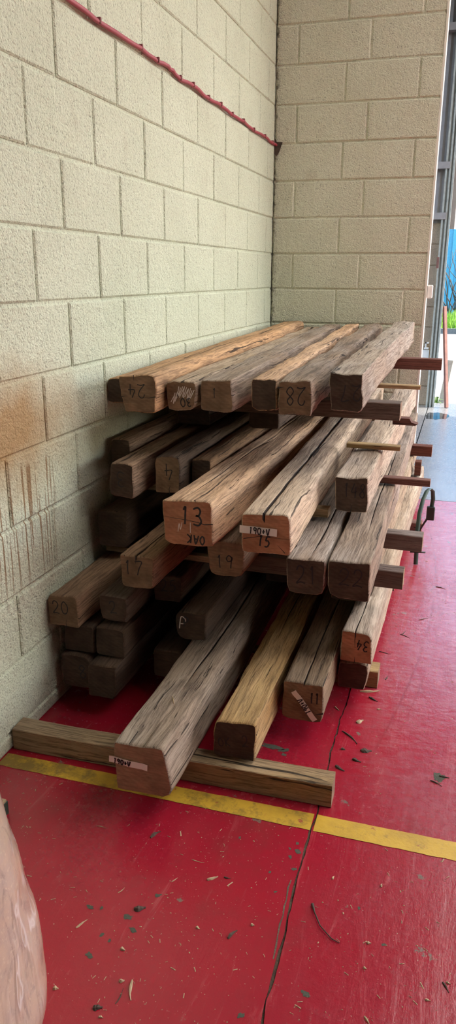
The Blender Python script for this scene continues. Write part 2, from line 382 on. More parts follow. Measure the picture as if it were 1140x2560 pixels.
def course(parent, a, b, z0, z1, off, place, mat, keep, extra):
    """one course of blocks from a to b along the wall, joints at off+n*.45"""
    n0 = math.floor((a - off) / .45); j = [a] + [off + n * .45 for n in range(n0, n0 + 60) if a + .03 < off + n * .45 < b - .03] + [b]
    g = .0045
    for s, e in zip(j[:-1], j[1:]):
        ln = round(e - s - 2 * g, 3); ht = round(z1 - z0 - 2 * g, 3); sd_ = rnd.randrange(3)
        key = (ln, ht, sd_, mat)
        if key not in cache: cache[key] = block_mesh(ln, ht, .09, sd_ * 7.3)
        if keep(s, e, z0): 
            o = link('block', cache[key], mat, parent); o.matrix_world = place(s + g, z0 + g, rnd.uniform(-.0015, .0015))
        else: extra.append((cache[key], place(s + g, z0 + g, 0)))
def join_stuff(name, lst, mat, parent):
    V, F = [], []
    for me, mx in lst:
        i = len(V); V += [mx @ v.co for v in me.vertices]; F += [tuple(i + q for q in p.vertices) for p in me.polygons]
    if V: o = link(name, pyd(name, V, F), mat, parent); o['kind'] = 'stuff'
ZT = 4.7
wl = struct(boxes('wall_left', [((-.25, -9.2, -.2), (-.0065, 0.1, ZT))], 'wall_l'))
rot_l = Matrix(((0, -1, 0, 0), (1, 0, 0, 0), (0, 0, 1, 0), (0, 0, 0, 1)))  # local x -> world y, local -y -> world +x
ex = []
for k in range(-10, 12):
    z1 = (KF - k) * H; z0 = max(0, (KF - k - 1) * H)
    if z0 > ZT - .1: continue
    z1 = min(z1, ZT)
    off = -3.0795 + (.2016 if k % 2 else 0)
    course(wl, -9.0, -.002, z0, z1, off, lambda s, z, d: Matrix.Translation((d, s, z)) @ rot_l, 'wall_l', lambda s, e, z: e > -4.4 and z < 3.3, ex)
join_stuff('block_courses', ex, 'wall_l', wl)
WB = 1.0344
wb = struct(boxes('wall_back', [((0, .0065, -.2), (WB - .006, .105, ZT))], 'wall_b'))
ex = []
for k in range(-10, 12):
    z1 = (KF - k) * H; z0 = max(0, (KF - k - 1) * H)
    if z0 > ZT - .1: continue
    z1 = min(z1, ZT)
    off = .141 + (.3029 if k % 2 else 0)
    course(wb, .0, WB, z0, z1, off, lambda s, z, d: Matrix.Translation((s, d, z)), 'wall_b', lambda s, e, z: z < 3.4, ex)
join_stuff('block_courses', ex, 'wall_b', wb)
# return end of the back wall: side light painted as a pale ragged strip
V, F = [], []
for i in range(95):
    z = i * .05; e = noise.noise(Vector((z * 7, 2, 2))) * .006
    V += [(WB - .011 + e, -.0012, z), (WB + .002, -.0014, z), (WB + .003, .106, z)]
    if i: a = 3 * i - 3; F += [(a, a + 1, a + 4, a + 3), (a + 1, a + 2, a + 5, a + 4)]
k_ = NT('lit_edge_tint'); M['edge'] = k_.out((.80, .77, .68), .6)
link('lit_edge', pyd('lit_edge', V, F), 'edge', wb)
# cable hole at the corner, its shade drawn as a dark flat patch
V = [(0.001, -.004, 2.345), (.016, -.004, 2.322), (.055, -.004, 2.318), (.048, -.004, 2.300), (.034, -.004, 2.262), (.018, -.004, 2.236), (.001, -.004, 2.25)]
V += [(x * .9, .03, 2.3 + (z - 2.3) * .8) for x, y, z in V]
F = [tuple(range(7, 14))] + [(i, (i + 1) % 7, 7 + (i + 1) % 7, 7 + i) for i in range(7)]
M['hole'] = flat('broken_block_shade', (.10, .07, .05), .9, bumps=(60, .01), var=.5)
link('broken_corner', pyd('broken_corner', [(x, y - .002 if y < 0 else -.0045, z) for x, y, z in V], F), 'hole', wb)

# the rest of the shed, out of frame: roof with a rooflight, far wall with a wide door, open bay on the right
ceil = struct(boxes('ceiling', [((-.3, -9.2, ZT), (2.2, 4.5, ZT + .1)), ((5.0, -9.2, ZT), (7.3, 4.5, ZT + .1)), ((2.2, -9.2, ZT), (5.0, -4.2, ZT + .1)), ((2.2, 3.2, ZT), (5.0, 4.5, ZT + .1))], 'shell'))
kk = NT('translucent_rooflight'); tr = kk.n('ShaderNodeBsdfTranslucent', {'Color': (.84, .79, .70)}); kk.t.links.new(tr.outputs[0], kk.t.nodes['Material Output'].inputs[0]); M['rooflight'] = kk.m
link('rooflight_sheet', pyd('rooflight_sheet', [(2.2, -4.2, ZT + .05), (5.0, -4.2, ZT + .05), (5.0, 3.2, ZT + .05), (2.2, 3.2, ZT + .05)], [(0, 1, 2, 3)]), 'rooflight', ceil)
wr = struct(boxes('wall_right', [((7.05, -9.2, 0), (7.2, -2.2, ZT)), ((7.05, 4.0, 0), (7.2, 4.5, ZT)), ((7.05, -2.2, 4.2), (7.2, 4.0, ZT)), ((7.05, -2.2, 0), (7.2, 4.0, .45))], 'shell'))
wn = struct(boxes('wall_near', [((-.3, -9.35, 0), (7.2, -9.2, ZT))], 'shell'))

# far wall around the door: low block courses, cladding above, galvanised door post
wf = struct(boxes('wall_far', [((-2.5, 4.17, 0), (.98, 4.3, 2.07))], 'wall_f'))
boxes('door_head', [((1.03, 4.3, 3.8), (6.4, 4.45, ZT))], 'clad', wf); boxes('door_side', [((6.35, 4.3, 0), (7.2, 4.45, ZT))], 'clad', wf)
ex = []
for c in range(9):
    z0 = c * .23; off = .55 + (.225 if c % 2 else 0)
    course(wf, -2.4, .98, z0, z0 + .23, off, lambda s, z, d: Matrix.Translation((s, 4.16 + d, z)), 'wall_f', lambda s, e, z: e > .3, ex)
join_stuff('block_courses', ex, 'wall_f', wf)
for i in range(18):
    x = -2.5 + i * .2
    me = pyd('cladding_sheet', [(x, 4.2, 2.0), (x + .06, 4.2, 2.0), (x + .085, 4.165, 2.0), (x + .175, 4.165, 2.0), (x + .2, 4.2, 2.0)] + [(x, 4.2, ZT), (x + .06, 4.2, ZT), (x + .085, 4.165, ZT), (x + .175, 4.165, ZT), (x + .2, 4.2, ZT)], [(j, j + 1, j + 6, j + 5) for j in range(4)])
    link('cladding_sheet', me, 'clad', wf)
for z in (2.10, 2.62, 3.95): boxes('purlin', [((-2.5, 4.06, z), (.98, 4.16, z + .07))], 'clad', wf)
post = bpy.data.objects.new('door_post', None); COL.objects.link(post); post.location = (.93, 4.07, 0)
tag(post, 'galvanised steel door post standing at the bright doorway', 'post')
boxes('web', [((0, .03, 0), (.098, .045, ZT))], 'steel', post)
for a, b in ((0, .02), (.042, .060), (.078, .098)): boxes('flange', [((a, 0, 0), (b, .03, ZT))], 'steel', post)
boxes('bolt_plate', [((-.012, .005, 1.58), (.015, -.004, 1.70))], 'rustwood', post)
o = link('junction_box', bevel_box('junction_box', (0, 0, 0), (.035, .05, .085), .008), 'white', None, (WB + .004, .03, 1.355)); tag(o, 'small white plastic box on the end of the back wall', 'box')
br = bpy.data.objects.new('wall_bracket', None); COL.objects.link(br); br.location = (.865, 4.15, .66); tag(br, 'small white bracket with a plate fixed to the far block wall', 'bracket')
boxes('plate', [((-.06, -.008, -.10), (.05, 0, .0))], 'white', br); boxes('hook', [((-.01, -.03, .01), (.04, 0, .03)), ((.0, -.03, .03), (.014, 0, .09)), ((.0, -.03, .075), (.04, 0, .09))], 'white', br)

def leaning(name, p0, p1, wd, th, mat):
    p0, p1 = Vector(p0), Vector(p1); L = (p1 - p0).length
    me = bevel_box(name, (-wd / 2, -th / 2, 0), (wd / 2, th / 2, L), .003, 1)
    return link(name, me, mat, None, p0, (p1 - p0).to_track_quat('Z', 'Y').to_euler())
tag(leaning('leaning_board', (1.172, 4.05, 0.004), (1.046, 4.18, 1.16), .045, .03, 'rustwood'), 'thin red-brown board leaning against the doorway', 'board')
tag(leaning('grey_board', (1.10, 4.60, -.035), (1.165, 4.66, .50), .10, .02, 'greyboard'), 'short pale grey board behind the leaning red-brown board', 'board')

# ------------------------------------------------------------------ outdoors
yd = struct(boxes('ground', [((-14, 4.45, -.3), (24, 17.2, -.04))], 'yard'))
kb = struct(boxes('kerb', [((-14, 17.2, -.3), (24, 17.4, .10))], 'kerb'))
gd = struct(boxes('ground', [((-14, 17.4, -.3), (24, 40, .04))], 'leaf'))
V, F = [], []; gr = random.Random(3)
for i in range(9000):
    x = gr.uniform(-2, 4); y = gr.uniform(17.4, 20.9); h = gr.uniform(.15, .55) * (1 + .4 * noise.noise(Vector((x * 2, y * 2, 0)))); a = gr.uniform(0, 6.28); wd = gr.uniform(.01, .03)
    dx, dy = math.cos(a) * wd, math.sin(a) * wd; lx, ly = gr.uniform(-.15, .15), gr.uniform(-.15, .15)
    j = len(V); V += [(x - dx, y - dy, 0), (x + dx, y + dy, 0), (x + lx, y + ly, h)]; F.append((j, j + 1, j + 2))
tag(link('grass', pyd('grass', V, F), 'grass'), 'bright green rough grass growing beyond the yard', 'grass', kind='stuff')
bb = bpy.data.objects.new('blue_building', None); COL.objects.link(bb); bb.location = (-6, 24.2, 0); tag(bb, 'pale blue ribbed steel building beyond the grass', 'building')
boxes('wall_panel', [((0, .06, 0), (16, .3, 6.5))], 'blue', bb)
rib = None
for i in range(54):
    if rib is None: rib = boxes('rib', [((0, 0, 0), (.12, .07, 6.5))], 'blue', bb); r0 = rib
    else: r1 = r0.copy(); COL.objects.link(r1); r1.location.x = i * .3
sh = bpy.data.objects.new('bare_shrub', None); COL.objects.link(sh); sh.location = (1.0, 22.2, 0); tag(sh, 'dark leafless shrub growing against the blue building', 'shrub')
for i in range(26):
    p = Vector((gr.uniform(-.5, .5), gr.uniform(-.2, .2), .04)); pts = [p]; d = Vector((gr.uniform(-.4, .4), gr.uniform(-.2, .2), 1))
    for s in range(7): d += Vector((gr.uniform(-.5, .5), gr.uniform(-.3, .3), gr.uniform(-.2, .2))); p = p + d.normalized() * gr.uniform(.25, .42); pts.append(p)
    link('stem', tube('stem', pts, [.028 - .003 * s for s in range(8)], 5), 'twig', sh)
wd_ = bpy.data.objects.new('doorway_weed', None); COL.objects.link(wd_); wd_.location = (1.03, 4.50, -.04); tag(wd_, 'small green weed sprouting at the foot of the door post', 'plant')
for i in range(16):
    a = gr.uniform(0, 6.28); r = gr.uniform(.05, .14); h = gr.uniform(.03, .10); c_, s_ = math.cos(a), math.sin(a)
    link('leaf', pyd('leaf', [(0, 0, 0), (c_ * r * .5 - s_ * .018, s_ * r * .5 + c_ * .018, h), (c_ * r, s_ * r, h * .8), (c_ * r * .5 + s_ * .018, s_ * r * .5 - c_ * .018, h)], [(0, 1, 2, 3)]), 'leaf', wd_)

# ------------------------------------------------------------------ red cable along the left wall
cab = bpy.data.objects.new('red_cable', None); COL.objects.link(cab); tag(cab, 'red cable clipped along the cream block wall', 'cable')
ky = [(-4.6, 2.33), (-3.4, 2.325), (-2.8, 2.322), (-2.58, 2.314), (-2.22, 2.322), (-2.05, 2.318), (-1.95, 2.325), (-1.88, 2.322), (-1.79, 2.309), (-1.62, 2.318), (-1.4, 2.308), (-1.2, 2.316), (-1.0, 2.306), (-.78, 2.312), (-.56, 2.302), (-.3, 2.308), (-.1, 2.302), (-.01, 2.305)]
pts = []
for i in range(len(ky) - 1):
    for t in range(6):
        q = t / 6; q = q * q * (3 - 2 * q); pts.append((.009 + .003 * math.sin(i * 2.1 + t), ky[i][0] + (ky[i + 1][0] - ky[i][0]) * t / 6, ky[i][1] + (ky[i + 1][1] - ky[i][1]) * q))
pts.append((.012, .02, 2.30))
link('sheath', tube('sheath', pts, .0085, 8), 'cable', cab)
cm = bevel_box('clip', (0, -.005, -.010), (.019, .005, .011), .002, 1); cm.materials.append(M['clip'])
for y, z in ky[3:-1:1]:
    if y in (-1.95, -1.88): continue
    link('clip', cm, 'clip', cab, (.001, y, z + .003))

# ------------------------------------------------------------------ hand lettering
G = {'0': [[(.5, 1), (.15, .8), (.05, .45), (.25, .05), (.6, 0), (.9, .3), (.9, .7), (.5, 1)]], '1': [[(.35, .8), (.55, 1), (.5, .5), (.5, 0)]],
     '2': [[(.1, .75), (.25, .97), (.6, 1), (.82, .8), (.7, .5), (.3, .2), (.05, .02), (.5, .06), (.95, 0)]],
     '3': [[(.1, .9), (.5, 1), (.8, .82), (.65, .58), (.35, .52), (.7, .48), (.9, .25), (.6, 0), (.1, .08)]],
     '4': [[(.45, 1), (.25, .7), (.08, .4), (.9, .42)], [(.68, .75), (.62, 0)]], '5': [[(.85, 1), (.3, .96), (.22, .58), (.6, .62), (.85, .38), (.6, .05), (.1, .04)]],
     '7': [[(.05, .95), (.9, 1), (.6, .5), (.4, 0)]], '8': [[(.5, .52), (.18, .75), (.5, 1), (.82, .78), (.5, .52), (.12, .25), (.5, 0), (.88, .24), (.5, .52)]],
     '9': [[(.8, .85), (.45, 1), (.15, .78), (.35, .52), (.78, .62), (.82, .9), (.7, .3), (.62, 0)]], '+': [[(.1, .45), (.9, .5)], [(.5, .15), (.48, .8)]],
     'V': [[(.05, .95), (.42, .02), (.95, 1)]], 'O': [[(.5, 1), (.1, .6), (.25, .1), (.7, .05), (.92, .5), (.5, 1)]], 'K': [[(.15, 1), (.12, 0)], [(.85, 1), (.2, .48), (.9, 0)]],
     'A': [[(.02, 0), (.45, 1), (.9, 0)], [(.2, .4), (.75, .42)]], 'P': [[(.2, 0), (.25, 1), (.7, .95), (.85, .7), (.6, .5), (.25, .45)]], '|': [[(.5, 1), (.5, 0)]], 'X': [[(.1, .95), (.8, .1)], [(.8, .9), (.1, 0)]],
     'N': [[(.1, .1), (.3, .9), (.5, .3), (.75, 1)]], ' ': []}
def lettering(txt, size, lw, rot=0., asp=.6, jit=.02, seed=1, name='lettering', th=.0006):
    """strokes as thin raised ribbons in the XZ plane, facing -Y, centred on the origin"""
    r = random.Random(seed); V, F = [], []; n = len(txt); ca, sa = math.cos(rot), math.sin(rot)
    for i, ch in enumerate(txt):
        for st in G[ch]:
            P = [((i + .5 - n / 2 + (x - .5) * .78) * size * asp * 1.25 + r.uniform(-jit, jit) * size, (y - .5) * size + r.uniform(-jit, jit) * size) for x, y in st]
            Q = []
            for a in range(len(P) - 1):      # Catmull-Rom through the key points
                p0 = P[max(a - 1, 0)]; p1 = P[a]; p2 = P[a + 1]; p3 = P[min(a + 2, len(P) - 1)]
                for t in (0, .25, .5, .75):
                    Q.append(tuple(.5 * ((2 * p1[c]) + (-p0[c] + p2[c]) * t + (2 * p0[c] - 5 * p1[c] + 4 * p2[c] - p3[c]) * t * t + (-p0[c] + 3 * p1[c] - 3 * p2[c] + p3[c]) * t ** 3) for c in (0, 1)))
            Q.append(P[-1]); b = len(V)
            for j, q in enumerate(Q):
                d = Vector(Q[min(j + 1, len(Q) - 1)]) - Vector(Q[max(j - 1, 0)]); d = d.normalized() if d.length > 1e-9 else Vector((1, 0))
                nx, nz = -d.y * lw * .5, d.x * lw * .5; k = .75 + .35 * abs(noise.noise(Vector((j * .7, seed, i))))
                for s in (1, -1):
                    x, z = q[0] + nx * k * s, q[1] + nz * k * s
                    V.append((x * ca - z * sa, -th, x * sa + z * ca))
                if j: F.append((b + 2 * j - 2, b + 2 * j - 1, b + 2 * j + 1, b + 2 * j))
    me = pyd(name, V, F)
    return me

# ------------------------------------------------------------------ timber
def catmull(a, t): return a
def timber(name, label, cat, quad, y0, y1, dx=0., dz=0., cham=(.008,) * 4, mat='brown', end='end', seed=0, rough=.004, bow=(0, 0), taper=1., wany=.6, cracks=(), group=None, ring=.045, hump=0.):
    """a hewn beam running from y0 (near end) to y1; quad = near-end corners (x,z) TL,TR,BR,BL.
    cracks: (edge, u, s0, s1, width, depth) open drying splits along the length"""
    cx = sum(q[0] for q in quad) / 4; zb = min(quad[2][1], quad[3][1])
    q = [Vector((x - cx, z - zb)) for x, z in quad]; cen = sum(q, Vector((0, 0))) / 4
    # outline of the section: list of (pos, cornerness, edge index, u)
    sec = []
    for e in range(4):
        a, b = q[e], q[(e + 1) % 4]; d = (b - a); L = d.length; d = d / L
        ca, cb = min(cham[e], L * .45), min(cham[(e + 1) % 4], L * .45)
        us = [ca / L, ca / L + .015] + [ca / L + (1 - (ca + cb) / L) * t / 7 for t in range(1, 7)] + [1 - cb / L - .015, 1 - cb / L]
        for ce, u, s0, s1, cw, cd_ in cracks:
            if ce == e:
                us = [x for x in us if abs(x - u) > cw / L + .01] + [u - cw / L, u, u + cw / L]
        for u in sorted(set(us)): sec.append((a + d * (u * L), min(u * L, (1 - u) * L), e, u, L))
        # rounded corner point
        b2 = q[(e + 1) % 4]; nxt = q[(e + 2) % 4]; d2 = (nxt - b2).normalized()
        m = b2 * .58 + (b2 - d * cb + b2 + d2 * cb) * .21; sec.append((m, 0, e, 2, L))
    n = len(sec); Ln = y1 - y0; nr = max(8, int(Ln / ring)); V, F, MI = [], [], []
    ss = [0, .006 / Ln, .02 / Ln] + [.02 / Ln + (1 - .04 / Ln) * t / nr for t in range(1, nr)] + [1 - .02 / Ln, 1 - .004 / Ln, 1]
    NR = len(ss); so = seed * 13.7
    for si, s in enumerate(ss):
        y = s * Ln; tp = 1 + (taper - 1) * s
        ox = dx * s + bow[0] * math.sin(math.pi * s) + .006 * noise.noise(Vector((s * 3, so, 1))) * min(1, s * 6)
        oz = dz * s + bow[1] * math.sin(math.pi * s) + hump * max(0, (s - .82) / .18) ** 1.5 * math.cos(max(0, (s - .93)) * 18)
        pinch = .004 if si in (0, NR - 1) else 0
        for p, cor, e, u, L in sec:
            v = (p - cen) * tp; dirv = v.normalized()
            nz_ = noise.noise(Vector((v.x * 11 + so, y * 2.6, v.y * 11))) * rough + noise.noise(Vector((v.x * 40 + so, y * 9, v.y * 40))) * rough * .45
            near = max(0, 1 - cor / .03)
            wn_ = near * wany * (max(0, noise.noise(Vector((so + e * 5.1, y * 2.3, 3))) + .05) * .022 + max(0, noise.noise(Vector((so + e * 3.3, y * 11, 9)))) * .006)
            r_ = v.length + nz_ - wn_ - pinch
            pos = dirv * r_
            for ce, cu, s0, s1, cw, cd_ in cracks:
                if ce == e and abs(u - cu) < cw / L + 1e-6:
                    k = max(0, min(1, (s - s0) / .04 if s0 > 0 else 1, (s1 - s) / .1)); wdr = .010 * noise.noise(Vector((y * 1.7, so, 5))) + .003 * noise.noise(Vector((y * 9, so, 6)))
                    tdir = (q[(e + 1) % 4] - q[e]).normalized()
                    pos = pos + tdir * wdr
                    if abs(u - cu) < 1e-6: pos = pos - dirv * cd_ * k * (.7 + .3 * noise.noise(Vector((y * 6, so, 0))))
                    else: pos = pos + tdir * ((cu - u) * L) * (1 - max(.06, k) * (.75 + .4 * noise.noise(Vector((y * 5, so, 2)))))
            V.append((pos.x + cen.x + ox, y, pos.y + cen.y + oz))
    for i in range(NR - 1):
        for j in range(n):
            F.append((i * n + j, (i + 1) * n + j, (i + 1) * n + (j + 1) % n, i * n + (j + 1) % n)); MI.append(2 if any(ce == sec[j][2] == sec[(j + 1) % n][2] and abs((sec[j][3] + sec[(j + 1) % n][3]) / 2 - cu) < cw / sec[j][4] and s0 - .01 <= ss[i] <= s1 - .015 for ce, cu, s0, s1, cw, cd_ in cracks) else 0)
    F.append(tuple(range(n))); MI.append(1)
    F.append(tuple((NR - 1) * n + j for j in range(n - 1, -1, -1))); MI.append(1)
    me = pyd(name, V, F); bm = bmesh.new(); bm.from_mesh(me); bm.faces.ensure_lookup_table()
    if bm.faces[-2].normal.y > 0: bmesh.ops.reverse_faces(bm, faces=bm.faces)
    bm.to_mesh(me); bm.free()
    for p, m in zip(me.polygons, MI): p.material_index = m; p.use_smooth = (m == 0)
    o = link(name, me, [mat, end, 'split'], None, (cx, y0, zb))
    tag(o, label, cat, group)
    return o
BG = 'reclaimed oak beams in the stack'
def beam(label, quad, y0, y1=-.06, **k): return timber('oak_timber', label, 'timber', quad, y0, y1, group=BG, **k)
def mark(b, txt, x, z, size, lw=.006, rot=0., mat='ink', seed=1, asp=.6, name='marker_number', jit=.02):
    """lettering on the near end of beam b at world x,z"""
    o = link(name, lettering(txt, size, lw, math.radians(rot), asp, jit, seed, name), mat, b)
    o.location = (x - b.location.x, 0, z - b.location.z); return o
def check(b, pts, lw=.003):
    """open drying check on the near end, world x,z polyline"""
    V, F = [], []
    for i, (x, z) in enumerate(pts):
        d = Vector(pts[min(i + 1, len(pts) - 1)]) - Vector(pts[max(i - 1, 0)]); d.normalize(); k = lw * (1 - .8 * i / max(1, len(pts) - 1)) * .5
        V += [(x - d.y * k, -.0004, z + d.x * k), (x + d.y * k, -.0004, z - d.x * k)]
        if i: F.append((2 * i - 2, 2 * i - 1, 2 * i + 1, 2 * i))
    o = link('drying_check', pyd('drying_check', [(x - b.location.x, y, z - b.location.z) for x, y, z in V], F), 'ink', b)
def paper(b, x, z, ln, ht, rot, txt, tsize, trot=0., toff=(0, 0), seed=3):
    """paper label stapled to the near end; the writing is a sub-part"""
    nx = 14; V, F = [], []
    for i in range(nx + 1):
        u = i / nx; wv = .0015 + .0012 * math.sin(u * 9 + seed) + .001 * (u > .9)
        zj = noise.noise(Vector((u * 5, seed, 0))) * .0015
        V += [((u - .5) * ln, -wv, -ht / 2 + zj), ((u - .5) * ln, -wv - .0004, ht / 2 + zj)]
        if i: F.append((2 * i - 2, 2 * i, 2 * i + 1, 2 * i - 1))
    o = link('paper_label', pyd('paper_label', V, F), 'paper', b, (x - b.location.x, -.0008, z - b.location.z), (0, -math.radians(rot), 0))
    o['label'] = 'white paper strip with handwritten 190+V'
    t = link('handwriting', lettering(txt, tsize, .0045, math.radians(trot), .5, .03, seed, 'handwriting', .0042), 'ink', o, (toff[0], 0, toff[1]))
    return o
def bearer(label, x0, x1, y0, y1, z0, z1, mat='bearer', end='end', r=.003, rz=0., name='timber_bearer', seed=0):
    """a cross bearer or sticker running left to right"""
    L = x1 - x0; n = max(4, int(L / .08)); bm = bmesh.new(); rings = []
    for i in range(n + 1):
        x = L * i / n; ring_ = []
        for (a, b) in ((y0 + r, z0), (y1 - r, z0), (y1, z0 + r), (y1, z1 - r), (y1 - r, z1), (y0 + r, z1), (y0, z1 - r), (y0, z0 + r)):
            j = .0016 * noise.noise(Vector((x * 6 + seed * 9, a * 30, b * 30)))
            ring_.append(bm.verts.new((x, a - y0 + j, b - z0 + (j if b > (z0 + z1) / 2 else 0))))
        rings.append(ring_)
    for a, b in zip(rings[:-1], rings[1:]):
        for j in range(8): bm.faces.new((a[j], a[(j + 1) % 8], b[(j + 1) % 8], b[j]))
    f0 = bm.faces.new(rings[0]); f1 = bm.faces.new(rings[-1][::-1]); f0.material_index = f1.material_index = 1
    bmesh.ops.recalc_face_normals(bm, faces=bm.faces)
    me = bpy.data.meshes.new(name); bm.to_mesh(me); bm.free()
    o = link(name, me, [mat, end], None, (x0, y0, z0), (0, 0, rz)); tag(o, label, 'bearer', 'cross bearers between the beams'); return o

# --- floor bearers
bearer('long brown timber bearer lying on the red floor in front of the stack', .004, 1.052, -3.426, -3.353, .0, .075, mat='bearer', r=.002, rz=.022)
bearer('pale notched floor bearer poking out under the beam marked 34', .06, 1.105, -2.68, -2.60, .0, .07, mat='newwood', end='end', seed=2)
bearer('orange-brown floor bearer end seen beside the green strap', .06, 1.158, -.79, -.72, .0, .072, mat='redbearer', end='endred', seed=3)

# --- floor layer of beams
b = beam('thick greyish beam at the bottom with paper label 190+V, jutting nearest the camera', [(.454, .232), (.607, .240), (.632, .082), (.456, .074)], -3.60, dx=-.025, dz=.0, cham=(.006, .012, .03, .008), mat='greybrown', end='end', seed=1, bow=(.004, 0), rough=.005, wany=.8, cracks=[(0, .62, .1, .8, .004, .02)])
paper(b, .499, .172, .118, .021, -3.5, '190+V', .017, 0, (-.018, 0), 3)
b = beam('pale golden bottom beam marked OK 2 beside the thick labelled beam', [(.682, .205), (.811, .214), (.811, .080), (.675, .079)], -3.37, dx=-.03, dz=.0, cham=(.014, .006, .016, .012), mat='golden', end='enddark', seed=2, rough=.008, bow=(.01, .006), wany=1.1, cracks=[(0, .45, .2, .7, .003, .012)])
mark(b, 'OK', .712, .135, .030, .0045, 10, seed=4); mark(b, '2', .778, .15, .036, .005, 8, seed=5)
b = beam('weathered grey bottom beam marked 11 with a slanting paper label', [(.831, .220), (.968, .222), (.967, .079), (.830, .079)], -3.10, y1=-.08, dx=.03, dz=0, cham=(.010, .006, .022, .012), mat='greybrown', end='end', seed=3, wany=.8, cracks=[(0, .52, 0, .6, .003, .015)])
paper(b, .906, .138, .124, .019, 127, '190+V', .019, 0, (.0, 0), 5); mark(b, '11', .938, .170, .040, .006, 0, seed=6, asp=.35)
check(b, [(.968, .118), (.953, .114), (.944, .11)], .006)
b = beam('dark-ended bottom beam under the beam marked 34', [(.975, .180), (1.087, .184), (1.072, .077), (.975, .076)], -2.84, dx=.035, cham=(.01, .035, .004, .01), mat='pale', end='enddark', seed=4, wany=.8)
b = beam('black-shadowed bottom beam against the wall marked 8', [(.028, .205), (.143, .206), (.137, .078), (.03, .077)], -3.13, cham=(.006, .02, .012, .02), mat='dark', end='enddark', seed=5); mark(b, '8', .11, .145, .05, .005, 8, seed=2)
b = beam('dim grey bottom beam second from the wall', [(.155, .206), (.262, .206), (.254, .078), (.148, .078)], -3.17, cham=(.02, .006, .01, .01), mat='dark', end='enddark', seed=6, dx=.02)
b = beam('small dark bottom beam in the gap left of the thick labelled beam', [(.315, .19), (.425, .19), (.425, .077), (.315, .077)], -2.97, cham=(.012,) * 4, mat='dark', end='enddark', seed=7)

# --- second layer
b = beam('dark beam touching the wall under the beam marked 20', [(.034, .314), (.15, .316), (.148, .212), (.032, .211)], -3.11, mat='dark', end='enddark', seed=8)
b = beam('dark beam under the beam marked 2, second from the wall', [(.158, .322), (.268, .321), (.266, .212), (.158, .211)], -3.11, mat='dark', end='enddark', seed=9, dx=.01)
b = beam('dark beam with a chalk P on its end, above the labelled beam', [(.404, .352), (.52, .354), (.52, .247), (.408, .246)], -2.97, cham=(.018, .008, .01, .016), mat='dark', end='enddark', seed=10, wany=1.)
mark(b, 'P', .432, .308, .046, .005, -6, 'chalk', 3, .7, 'chalk_mark'); mark(b, 'P', .445, .315, .035, .007, 0, 'ink', 3, .7)
b = beam('reddish-ended beam marked 34 upside down at the lower right', [(.985, .312), (1.091, .312), (1.094, .192), (.98, .192)], -2.86, y1=-.3, dx=.035, cham=(.006, .022, .004, .006), mat='pale', end='endred', seed=11, wany=.5, cracks=[(0, .42, 0, .55, .003, .03)])
mark(b, '34', 1.058, .262, .040, .0055, 172, seed=7, asp=.5); check(b, [(1.032, .312), (1.031, .28), (1.033, .25)], .004); check(b, [(1.034, .194), (1.034, .215)], .003)
b = beam('pale weathered beam hidden under the beam marked 22', [(.905, .408), (1.040, .408), (1.045, .320), (.905, .320)], -2.62, dx=.03, cham=(.01, .012, .01, .01), mat='pale', seed=12, end='enddark', dz=.0)
b = beam('dark beam deep in the stack below the beam marked 19', [(.60, .408), (.73, .408), (.73, .275), (.60, .275)], -2.42, mat='dark', seed=13, end='enddark')
for i, (y, lb) in enumerate(((-2.2, 'dark sticker deep in the stack above the bottom beams, front'), (-.6, 'dark sticker deep in the stack above the bottom beams, rear'))):
    bearer(lb, .655, .90, y, y + .05, .238, .274, 'bearer', seed=20 + i)

# --- third layer against the wall
b = beam('brown beam marked 20 sticking out against the wall', [(.006, .444), (.121, .448), (.122, .328), (.004, .325)], -3.16, y1=-.1, dx=.012, cham=(.022, .016, .004, .008), mat='midbrown', end='end', seed=14, wany=.6, rough=.005); mark(b, '20', .055, .40, .045, .005, 4, seed=9); check(b, [(.075, .326), (.074, .345), (.078, .36)], .003)
b = beam('dark brown beam marked 2 beside the beam marked 20', [(.162, .430), (.272, .428), (.268, .334), (.166, .332)], -3.08, cham=(.012, .006, .004, .028), mat='dark', end='enddark', seed=15, dx=.005); mark(b, '2', .215, .388, .045, .005, 6, seed=3)
b = beam('dark beam marked 25 under the beam marked 17', [(.283, .440), (.395, .442), (.393, .336), (.283, .334)], -2.87, mat='dark', end='enddark', seed=16); mark(b, '25', .34, .40, .045, .005, 3, seed=3)
bearer('grey-topped bearer poking out below the beam marked 22', .555, 1.168, -2.665, -2.60, .410, .478, 'greybearer', seed=4, rz=-.01)
bearer('longer grey-topped bearer jutting right in front of the green strap', .50, 1.212, -2.235, -2.165, .410, .478, 'greybearer', seed=5, rz=-.02)
bearer('dark red bearer end poking out low beside the far concrete', .50, 1.170, -.46, -.39, .410, .475, 'redbearer', seed=6, end='endred')
bearer('small dark packer end beneath the far dark red bearer', 1.081, 1.118, -.62, -.55, .322, .409, 'redbearer', seed=7)
bearer('thin dark packer squeezed under the right edge of the beam marked 34', 1.03, 1.108, -2.16, -2.12, .188, .200, 'redbearer', seed=8)
bearer('thin sticker under the beam marked 17', .02, .60, -2.72, -2.68, .447, .470, 'bearer', seed=30); bearer('thin rear sticker deep behind the beam marked 17', .02, .60, -.62, -.58, .447, .470, 'bearer', seed=31)

